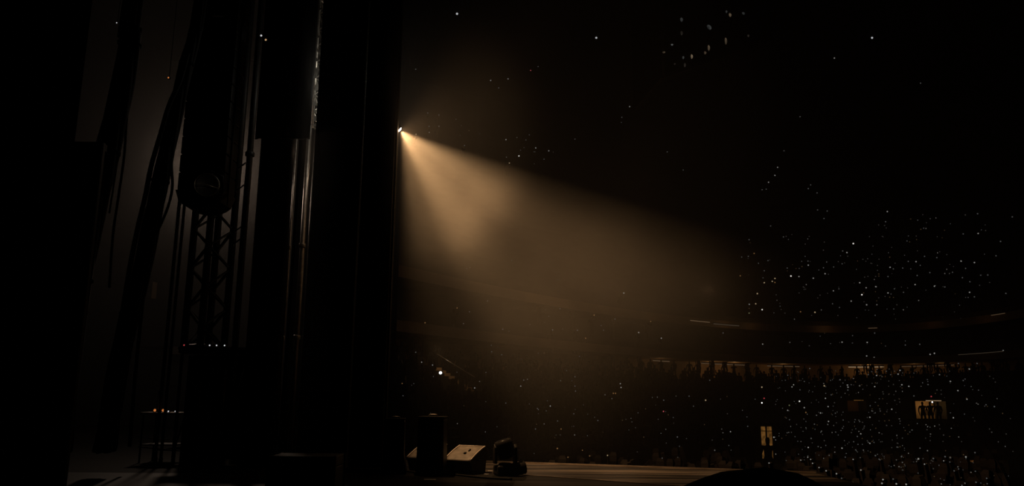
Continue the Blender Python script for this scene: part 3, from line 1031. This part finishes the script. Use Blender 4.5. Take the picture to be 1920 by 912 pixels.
M['strip_b'] = glow('strip_bright', (1.0, 0.66, 0.36), 0.26)
M['strip_p'] = glow('strip_pale', (1.0, 0.75, 0.5), 0.038)
M['strip_m'] = glow('strip_mid', (1.0, 0.64, 0.36), 0.13)
M['strip_d'] = glow('strip_dim', (1.0, 0.62, 0.34), 0.07)
strip_lamp(1592, 1658, 1.2, 4.68, 'strip_b', 'brightest amber strip light under the lower balcony', 0.06, 9)
strip_lamp(1316, 1400, 1.2, 4.68, 'strip_d', 'dim amber strip light under the lower balcony above the sound tower aisle', 0.05, 5)
strip_lamp(1440, 1500, 1.2, 4.68, 'strip_d', 'short amber strip light under the lower balcony between the dim and the bright one', 0.05, 3.5)
strip_lamp(1690, 1790, 1.2, 4.68, 'strip_d', 'faint amber strip light under the lower balcony past the brightest one', 0.04, 1.6)
strip_lamp(1225, 1255, 1.2, 4.68, 'strip_d', 'shortest amber strip light under the lower balcony, toward the beam', 0.05, 1.5)
strip_lamp(1800, 1884, -0.36, 5.5, 'strip_p', 'thin pale strip light along the top of the lower balcony front', 0.025)
strip_lamp(1298, 1334, -0.2, 8.5, 'strip_m', 'thin bright strip light on the upper balcony front, nearest the beam', 0.03)
strip_lamp(1342, 1390, -0.2, 8.4, 'strip_p', 'strip light on the upper balcony front below the stair lights', 0.05)
strip_lamp(1635, 1652, -0.2, 8.5, 'strip_d', 'very short strip light on the upper balcony front', 0.04)
strip_lamp(1870, 1896, -0.2, 8.7, 'strip_d', 'pale strip light at the outer end of the upper balcony front', 0.03)
for px, w_ in ((1370, 3.0), (1560, 2.2), (1420, 1.4), (1750, 0.8), (1850, 0.7), (1230, 0.8), (1060, 1.0)):
    p = ring_pt(ring_t(px), -1.3, 8.6)
    light('balcony_wash', 'POINT', p, w_ * 2.2, (1.0, 0.5, 0.2), size=0.2)

# ------------------------------------------------------------------ openings with light in the seats
def portal(px0, px1, py0, py1, Y, label, bar='strip_b'):
    a_, b_ = P(px0, py1, Y), P(px1, py0, Y)
    w, h = b_.x - a_.x, b_.z - a_.z
    CLEAR.append((Vector(((a_.x + b_.x) / 2, Y - 0.3, 0)), 3.2))
    t = thing('lit_entrance', ((a_.x + b_.x) / 2, Y, a_.z), label, 'entrance')
    for s in (-1, 1):
        MB().box((s * (w / 2 + 0.12), 0.6, h / 2), (0.24, 1.6, h)).build('side_wall', M['bowl'], t)
    MB().box((0, 0.6, h + 0.12), (w + 0.48, 1.6, 0.24)).build('lintel', M['bowl'], t)
    MB().box((0, 1.4, h / 2), (w, 0.1, h)).build('rear_wall', M['concourse'], t)
    MB().box((w * 0.1, -0.22, h + 0.03), (w * 0.5, 0.05, 0.05)).build('light_bar', M[bar], t)
    return t, w, h


t, w, h = portal(1716, 1770, 753, 786, 55, 'square amber lit entrance in the lower seats with people in it')
light('entrance_lamp', 'POINT', t.location + Vector((0.2, 0.35, h - 0.25)), 14, (1.0, 0.6, 0.22), size=0.1)
for i, (px, k) in enumerate(((1729, 0), (1743, 1), (1758, 0))):
    person((P(px, 770, 54.6).x, 54.5, t.location.z - 0.55), k, ['person in silhouette at the near side of the amber entrance', 'person with a raised arm in silhouette inside the amber entrance',
                                                              'person in silhouette at the far side of the amber entrance'][i])
small_lamp(1748, 754.5, 54.3, 'white_hot', 'white lamp on the lintel of the square amber entrance', 0.055)
small_lamp(1746, 744, 54.3, 'red', 'red lamp just above the square amber entrance', 0.05)
t, w, h = portal(1588, 1622, 752, 772, 66, 'very dim entrance in the lower seats under an orange lamp', 'amber_panel')
light('entrance_lamp', 'POINT', t.location + Vector((0.2, 0.35, h - 0.25)), 0.7, (1.0, 0.5, 0.2), size=0.1)

DY = 40.0
a_, b_ = P(1428.5, 861, DY), P(1447, 796, DY)
w, h = b_.x - a_.x, b_.z - a_.z
for k in range(34):                                # the aisle that leads to it
    CLEAR.append((Vector((P(1438, 830, 13 + k * 0.8).x, 13 + k * 0.8, 0)), 0.5 + 0.012 * k))
CLEAR.append((Vector(((a_.x + b_.x) / 2, DY, 0)), 1.0))
t = thing('lit_doorway', ((a_.x + b_.x) / 2, DY, a_.z), 'tall narrow amber lit doorway rising from the arena floor', 'doorway')
for s in (-1, 1):
    MB().box((s * (w * 0.27), 0.02, h * 0.47), (w * 0.38, 0.04, h * 0.92)).build('glass_panel', M['amber_panel'], t)
    MB().box((s * w * 0.52, 0, h / 2), (0.05, 0.1, h)).build('jamb', M['black_paint'], t)
    MB().box((s * w * 0.27, -0.02, h * 0.80), (w * 0.40, 0.04, 0.03)).build('rail', M['black_paint'], t)
MB().box((0, 0, h / 2), (0.05, 0.09, h)).build('mullion', M['black_paint'], t)
MB().box((0, 0, h + 0.03), (w * 1.1, 0.12, 0.07)).build('lintel', M['black_paint'], t)
for px, py, m, lb in ((1432.7, 747.5, 'red', 'pink lamp in the seats above the tall amber doorway'), (1428.5, 756, 'white_hot', 'white lamp in the seats straight above the tall amber doorway')):
    p = hit(px, py, 2.3)
    small_lamp(px, py, p.y, m, lb, 0.0009 * p.y, 'post_lamp', cord=p.z - 2.3)

CLEAR.append((Vector((P(1841, 884, 24).x, 24, 0)), 1.2))
t = thing('lit_desk', (P(1841, 884, 24).x, 24, -1.85), 'small lit control desk among the crowd near the far edge', 'desk')
zz = P(1841, 880, 24).z + 1.85
MB().box((0, 0, zz * 0.5), (0.6, 0.5, zz)).build('desk_body', M['black_paint'], t, bevel=0.02)
MB().box((0, 0.22, zz + 0.12), (0.5, 0.04, 0.22)).build('hood', M['concourse'], t)
MB().tube([(-0.16, 0.16, zz + 0.13), (0.14, 0.16, zz + 0.13)], 0.018, 6).build('tube_lamp', M['strip_b'], t)
light('desk_lamp', 'POINT', t.location + Vector((0, 0.05, zz + 0.18)), 0.35, (1.0, 0.5, 0.2), size=0.04)

# lit stair on the near side of the bowl
p = hit(852, 716, 0.3)
CLEAR.append((p, 1.6))
t = thing('lit_stair', p, 'dim amber lit stair rising through the seats beside the screen tower', 'stair', 0.35)
for k in range(9):
    MB().box((-0.22 * k + 0.9, 0.05 * k, 0.14 * k - 0.5), (0.3, 0.9, 0.15)).build('step', M['concourse'], t)
MB().tube([(1.0, -0.45, 0.2), (-1.0, -0.1, 1.4)], 0.02, 6).build('handrail', M['steel'], t)
light('stair_lamp', 'POINT', p + Vector((-0.8, -1.6, 1.5)), 16, (1.0, 0.62, 0.3), size=0.08)
q_ = hit(826, 699.6, 2.3)
small_lamp(826, 699.6, q_.y, 'white_hot', 'bright white lamp on a post at the head of the dim amber stair', 0.06, 'post_lamp', cord=q_.z - 2.3)

# ------------------------------------------------------------------ phone lights
def phone_mesh(kind, r):
    mb = MB()
    mb.box((0, 0.008, 0), (r * 2.1, 0.012, r * 2.6), m=0)
    mb.lathe([(r, 0.0), (r * 0.85, 0.006), (r * 0.4, 0.010)], 8, (0, 0.002, 0), Matrix.Rotation(math.radians(90), 3, 'X'), m=1)
    me_o = mb.build('phone_light', [M['phone_body'], PH[kind]])
    me = me_o.data
    bpy.data.objects.remove(me_o)
    return me


SIZE = {'b': 1.35, 'm': 1.15, 'd': 1.05, 'o': 1.2, 'r': 1.15, 'w': 1.3, 'g': 1.3}
MESH = {}


def phone(px, py, kind, label, group, lift):
    p = hit(px, py, lift)
    roof = p.z > 47
    dist = (p - CAM).length
    q_ = max(14, round(dist / 8) * 8)
    if (kind, q_) not in MESH:
        MESH[(kind, q_)] = phone_mesh(kind, SIZE[kind] * q_ / F)
    o = bpy.data.objects.new('roof_lamp' if roof else 'phone_light', MESH[(kind, q_)])
    COL.objects.link(o)
    o.location = p
    to = CAM - p
    o.rotation_euler = (random.uniform(-0.3, 0.3), random.uniform(-0.6, 0.6), math.atan2(to.x, -to.y) + random.uniform(-0.4, 0.4))
    if roof:
        return tag(o, 'pinprick phone or lamp light high up just under the arena roof', 'lamp', 'pinprick lamps in the arena roof')
    PHONES.append(p)
    ad = {'b': 'bright white', 'm': 'clear white', 'd': 'faint white', 'o': 'orange', 'r': 'red', 'w': 'warm yellowish', 'g': 'greenish'}[kind]
    return tag(o, label.replace('tiny phone', ad + ' phone'), 'phone light', ad + ' ' + group)


UPPER = '''1600,457,b 1588,474,m 1580,471,d 1515.5,497.5,m 1515,490,d 1547,513.6,m 1525,522,m 1498,519,m 1483,518,b 1612,530.5,m 1624,540,m 1642,538,m 1616,553,b
1596,565,m 1625,572,m 1562.6,545.7,m 1573,542,d 1528,586,w 1501,585,o 1540,581.6,d 1429,581,b 1417,570,w 1405,571,m 1420,551,w 1404.6,587.6,g 1401,598,g 1453,522.5,w 1453,530,o 1448,528,w
1433,530.5,w 1433,508,d 1440,489,d 1414,475.5,o 1445,424,d 1469,444.6,d 1545,410,d 1388,517.5,o 1550,491.7,d 1544,502.5,d 1563,501,d 1579,495,d 1561,570,d 1574,577,d 1476,503,d 1422,494,d 1403,481,d
1564.5,109,m 1758,211,m 1609,262.5,m 1473,267,m 1454,250,d 1458,314,m 1453,329,m 1441,342,m 1436.6,355,d 1429,356,d 1520,347,d 1515.5,354,d 1532,362,d 1533,394,d 1551,396,d 1726,156,d
1470,283,d 1500,219,d 1180.6,200,m 1151,236,m 1132,237.5,d 1165,230,d 1166,220,d 1078,261,d 1251,285,d 1281,319,d 1356,277,d 1337,266.5,d 1370,258,d
920,151,m 952.6,148,m 995,132,r 1009,125,d 935,165,d 879.5,202,d 839.5,206.6,d 823,216,d 802,212,d 804.5,237,d 823,237,d 948.7,262,m 973,292.6,b 1004.5,277.6,m 1029,283,m 987,242,d 958,232,d 986,262.6,d
1020,298.7,d 955,306,w 871,273,d 779.5,130,d 780,252,w 1663.7,397,m 1660.5,416,d 1806,439,d 1834,438,m 1833,401,d 1898,407,d 1876,453,d 1756.6,483.5,d 1717.6,491,m 1802,490,m 1827,492.6,m 1810.5,503.7,d
1669,501.6,m 1675,504.5,d 1692.6,503,d 1665,519,d 1719.7,517,d 1715.8,534,m 1752,537,m 1771.6,538.5,d 1818,548.5,m 1827,557,d 1642.6,538,m 1665,549.7,m 1694,548.5,d 1677,542,d 1786,511,d 1804.5,521,d
1818.5,528.7,d 1867.6,480,d 1852,516,d 1886,550.5,d 1831,598.7,m 1802,598,d 1743.5,511.6,d 1703,490.5,d 1733.5,481,d 857,578,o 1169.6,550,m 1017,564.7,o 1079,574.7,o'''
MIDDLE = '''1676,613,b 1695,608.5,m 1738,609.5,m 1831,599,m 1578.8,642,m 1626,642.5,m 1481,642.5,d 1697.5,647.5,d 1724.5,646,d 1530.5,618,w 1627.5,616.5,m 1153,598.7,d 1197.6,624,m 1240,634.6,m
1430,645.7,m 1355.8,624.8,d 1036,619,d 1082.6,620,d 1098,634.6,o 1220,602.8,o 1114,591.5,o 1543,620,w 1610,617,m 1640,625,d'''
LOWER = '''1625,668,m 1639,671,m 1744,665,m 1752,663,m 1865,661,m 1881,658,m 1674,676,w 1797,682,d 1817.5,692.5,m 1832,682,d 1781,671,o 1688,695,d 1153,652.6,d 1205,658,m 1314,665,d 1340,667.7,d 1406,675,d 1364,671,w
1488,722,m 1485,726,m 1545.6,724,w 1589,722.6,m 1590,726.5,m 1589.7,732,d 1612,724,m 1640,725.5,m 1643.5,704.6,m 1628,703,d 1499,753,b 1508,765,m 1511,774,o 1547.6,747.5,m 1558.5,741,d 1580,749.6,o 1428.5,726.5,w
1477,770,m 1480,760.6,g 1552.7,763,m 1538.5,775,m 1691,722,m 1704,725,m 1687.5,695,m 1684,702,m 1782,715.6,m 1740,721.6,d 1713.6,743,d 1813,749,m 1796,733,m 1806,714,d 1672,768,m
890,728,m 976.4,724.6,m 982,713.4,d 811,685,m 790.6,679.7,m 755.7,742.6,d 754,719.6,o 789,619,d 779.5,661,d 797,605.6,o 1079,734,d 1163,720,m 1164.4,727,m 1150,738,o 1154,738,o 1244.5,751,d 1244,772,r 1323,751,w 1080,735,o 1330.7,713.6,d'''
FLOOR = '''1553.4,790.8,m 1628,768.6,m 1631,783,m 1621,800,d 1580.7,800.8,m 1579.5,803.7,d 1539,811,d 1451,820.5,m 1614,814,m 1607.5,819,d 1600.6,829,d 1628,830,d 1631,832,m 1515.4,839.7,m 1534,838,d 1578.7,841,m 1564,854,m
1514.5,858,m 1520,862,m 1523.5,869.4,m 1535.6,877.4,m 1549,883.5,m 1568.5,889,m 1552.7,899,m 1578,906.6,m 1578,897.6,d 1599.6,862,m 1613,858.7,d 1614,882,m 1599.4,906,m 1641.5,855,d 1650,862.8,d 1655.6,900,m 1653.7,907,m
1442,869,m 1501.5,863.5,m 1527,796,d 1437,795,w 1521,822.7,d 1787.6,784,m 1710,807,d 1740,801,m 1682,839,d 1722,861,m 1718.4,866,d 1733.5,871,m 1769.5,864.8,m 1772,857,d 1781.7,858.5,d 1811,857.5,m 1781,867,d 1796,876,d
1750,860.4,d 1850,897.6,d 1828,849.4,d 1789,883.5,d 1680.7,908,m 1690.4,857,d 1674.6,899,d 1699,909,m 1830,905,d 1803.6,911,d 1856,790,d 1725,841,d 1680.7,863,d 1864.5,763,d 1031.7,762,m 1004,805,d 1045.5,790,d 1052,805,o
1139,854.5,w 1121,789,d 1045,841.5,o 1092,845,o 1065,858,o 1105.6,855.5,o 1369.6,810,m 1340,845,d 1402,800,d 1270,820,d'''
count = 0
for txt, lb, gp, lift in ((UPPER, 'tiny phone light held up in the dark upper tier above the balconies', 'phone lights in the upper tier', 1.75),
                          (MIDDLE, 'tiny phone light between the two balcony fronts', 'phone lights between the balconies', 1.75),
                          (LOWER, 'tiny phone light in the lower seats below the amber walkway', 'phone lights in the lower seats', 1.75),
                          (FLOOR, 'tiny phone light held up in the standing crowd on the arena floor', 'phone lights on the arena floor', 1.75)):
    for it in txt.split():
        x, y, k = it.split(',')
        phone(float(x), float(y), k, lb, gp, lift)
        count += 1

# the mass of the audience
rng = np.random.default_rng(3)
spots = []
for gy in np.arange(14.2, 74, 0.95):
    for gx in np.arange(-4, 52, 0.82):
        x, y = gx + rng.uniform(-0.3, 0.3), gy + rng.uniform(-0.3, 0.3)
        if abs(x - 2) > 0.72 * y + 3 or ring_s(Vector((x, y, 0))) > -13.4:
            continue
        if y < on_line(L1a, L1b, x).y + 1.2 and x < XR + 0.8:
            continue
        if x < -0.16 * y:
            continue
        spots.append((x, y, -1.85))
for row in range(12):
    s = -13 + (row + 0.45) * 12.4 / 13
    z = -0.9 + (row + 1) * 3.9 / 13
    for t in np.arange(T0 + 0.05, T1, 0.026):
        if rng.random() < 0.22:
            continue
        p = ring_pt(t + rng.uniform(-0.006, 0.006), s, z - 0.35)
        if p.y > 12 and abs(p.x - 2) < 0.72 * p.y + 3:
            spots.append(tuple(p))
V, Fc, base = [], [], 0
keep = [(q.x, q.y, r_) for q, r_ in CLEAR]
figures = []
for x, y, z in spots:
    if x < max(-0.165 * y - 0.3, -4.0 if y < 31.5 else -99):
        continue
    if any((x - a_) ** 2 + (y - b_) ** 2 < r_ * r_ for a_, b_, r_ in keep):
        continue
    figures.append((x, y, z, rng.choice(4, p=[0.62, 0.2, 0.08, 0.1]), rng.uniform(0.93, 1.06), math.atan2(-(x + 1), y - 10) * -1 + rng.uniform(-0.4, 0.4)))
for p in PHONES:                                   # under every phone stands the one who holds it up
    an = math.atan2(p.x, p.y)
    h_ = Matrix.Rotation(-an, 3, 'Z') @ TIP
    figures.append((p.x - h_.x, p.y - h_.y, p.z - h_.z, 1, 1.0, an))
for x, y, z, kd, sc, an in figures:
    v, fs = npv[kd]
    c_, s_ = math.cos(-an), math.sin(-an)
    w_ = v * sc
    V.append(np.stack([w_[:, 0] * c_ - w_[:, 1] * s_ + x, w_[:, 0] * s_ + w_[:, 1] * c_ + y, w_[:, 2] + z], 1))
    Fc += [tuple(base + i for i in f) for f in fs]
    base += len(v)
me = bpy.data.meshes.new('crowd')
me.from_pydata(np.concatenate(V).tolist(), [], Fc)
me.materials.append(M['crowd'])
o = bpy.data.objects.new('crowd', me)
COL.objects.link(o)
tag(o, 'dark standing audience filling the arena floor and lower seats', 'crowd', kind='stuff')

# the many fainter lights nobody could count
sp = MB()
r2 = random.Random(11)
regions = [((1450, 690), (1900, 912), 420, 2.0), ((1640, 400), (1900, 600), 120, 1.2), ((1390, 440), (1640, 600), 70, 1.2), ((1000, 740), (1420, 860), 60, 2.0),
           ((760, 640), (1100, 840), 45, 1.5), ((1560, 690), (1700, 912), 110, 2.0), ((790, 200), (1040, 310), 24, 1.2), ((1480, 615), (1720, 650), 18, 0.6), ((860, 470), (1180, 640), 40, 1.2)]
for (xa, ya), (xb, yb), n, lift in regions:
    for _ in range(n):
        x, y = r2.uniform(xa, xb), r2.uniform(ya, yb)
        if x > 1740 and r2.random() < (x - 1740) / 190:
            continue
        p = hit(x, y, lift)
        if p.y < 13.5 and p.x < XR + 0.8:
            continue
        k = 1.2 * (p - CAM).length / F
        to = (CAM - p)
        sp.box(p, (k * r2.uniform(0.7, 1.5), 0.006, k * r2.uniform(0.7, 1.5)), Rz(math.atan2(to.x, -to.y)), m=r2.choice((0, 1, 1, 2, 2, 2, 3)))
o = sp.build('distant_lights', [glow('pinprick_pale', (1.0, 0.95, 0.85), 0.13), PH['d'], glow('pinprick_faint', (1.0, 0.93, 0.84), 0.035), glow('pinprick_warm', (1.0, 0.62, 0.3), 0.045)])
tag(o, 'scatter of faint pinprick lights all over the dark audience', 'lights', kind='stuff')

# lamps in the roof
for px, py, lb in ((857, 26, 'cluster lamp in the dark roof straight above the beam'), (1118, 71, 'lamp in the dark roof between the beam and the scoreboard'), (1635, 71, 'lamp in the dark roof beyond the scoreboard')):
    Y = hit(px, py).y
    small_lamp(px, py, Y, 'white', lb, 0.14, 'roof_lamp')

# ------------------------------------------------------------------ haze
def haze_box(name, lo, hi, dens, color, noise=None, aniso=0.2, step=1.0, fall=None, low=None):
    c = (Vector(lo) + Vector(hi)) / 2
    o = MB().box((0, 0, 0), Vector(hi) - Vector(lo)).build(name, [])
    o.location = c
    m = bpy.data.materials.new(name)
    m.use_nodes = True
    nt = m.node_tree
    nt.nodes.remove(nt.nodes['Principled BSDF'])
    v = nt.nodes.new('ShaderNodeVolumeScatter')
    v.inputs['Color'].default_value = (*color, 1)
    v.inputs['Density'].default_value = dens
    v.inputs['Anisotropy'].default_value = aniso
    L = nt.links.new
    L(v.outputs[0], nt.nodes['Material Output'].inputs['Volume'])
    if noise:
        tc = nt.nodes.new('ShaderNodeTexCoord')
        n = nt.nodes.new('ShaderNodeTexNoise')
        n.inputs['Scale'].default_value = noise[0]
        n.inputs['Detail'].default_value = 3
        mr = nt.nodes.new('ShaderNodeMapRange')
        mr.inputs[1].default_value, mr.inputs[2].default_value = 0.36, 0.66
        mr.inputs[3].default_value, mr.inputs[4].default_value = dens * noise[1], dens * noise[2]
        L(tc.outputs['Object'], n.inputs['Vector'])
        L(n.outputs['Fac'], mr.inputs[0])
        last = mr.outputs[0]
        if fall:                                    # density shaped around the lamp to steer the glow's falloff
            d = nt.nodes.new('ShaderNodeVectorMath')
            d.operation = 'DISTANCE'
            d.inputs[1].default_value = Vector(fall[0]) - c
            L(tc.outputs['Object'], d.inputs[0])
            dv = nt.nodes.new('ShaderNodeMath')
            dv.operation = 'DIVIDE'
            dv.inputs[1].default_value = fall[2]
            L(d.outputs['Value'], dv.inputs[0])
            f2 = nt.nodes.new('ShaderNodeFloatCurve')
            cu = f2.mapping.curves[0]
            f2.mapping.use_clip = False
            f2.mapping.extend = 'HORIZONTAL'
            fp = [(r_ / fall[2], k_) for r_, k_ in fall[1]] + [(1.0, 0.0)]
            cu.points[0].location, cu.points[1].location = fp[0], fp[-1]
            for q_ in fp[1:-1]:
                cu.points.new(*q_)
            for q_ in cu.points:
                q_.handle_type = 'AUTO_CLAMPED'
            f2.mapping.update()
            L(dv.outputs[0], f2.inputs['Value'])
            mu = nt.nodes.new('ShaderNodeMath')
            mu.operation = 'MULTIPLY'
            L(last, mu.inputs[0])
            L(f2.outputs[0], mu.inputs[1])
            last = mu.outputs[0]
        if low:                                     # density cut near the floor to dim the lower beam
            sx = nt.nodes.new('ShaderNodeSeparateXYZ')
            L(tc.outputs['Object'], sx.inputs[0])
            lm = nt.nodes.new('ShaderNodeMapRange')
            lm.interpolation_type = 'SMOOTHSTEP'
            lm.inputs[1].default_value, lm.inputs[2].default_value = low[0] - c.z, low[1] - c.z
            lm.inputs[3].default_value, lm.inputs[4].default_value = low[2], 1.0
            L(sx.outputs['Z'], lm.inputs[0])
            m2 = nt.nodes.new('ShaderNodeMath')
            m2.operation = 'MULTIPLY'
            L(last, m2.inputs[0])
            L(lm.outputs[0], m2.inputs[1])
            last = m2.outputs[0]
        L(last, v.inputs['Density'])
    o.data.materials.append(m)
    m.cycles.volume_step_rate = step
    return o


h1 = haze_box('smoke', (LAMP.x - 1.6, 11.2, 0.0), (LAMP.x + 9.4, 17.8, 8.8), 0.030, (0.95, 0.93, 0.9), (0.42, 0.62, 1.36), 0.25, 0.45,
              low=(0.6, 3.4, 0.22), fall=(LAMP, ((0.0, 0.7), (0.6, 1.35), (1.5, 1.9), (2.3, 1.35), (3.2, 0.62), (4.2, 0.85), (5.4, 0.9), (6.4, 0.5), (7.4, 0.14), (8.6, 0.0)), 10.0))
tag(h1, 'drifting smoke lit by the beam light beyond the screen tower', 'smoke', kind='stuff')
h2 = haze_box('haze', (-16.0, 14.4, 0.02), (-4.6, 30.5, 14.9), 0.012, (0.95, 0.92, 0.9), (0.22, 0.65, 1.3), 0.0, 0.7,
              (BACK, ((0.0, 0.9), (1.2, 0.95), (2.2, 0.5), (3.6, 0.3), (6.0, 0.2)), 9.0))
tag(h2, 'pale haze behind the truss tower and the cable bundles', 'haze', kind='stuff')
h3 = haze_box('haze', (-4.2, 18.0, -1.8), (60, 90, 47), 0.0035, (0.95, 0.92, 0.9), None, 0.0)
tag(h3, 'thin haze hanging over the dark audience', 'haze', kind='stuff')
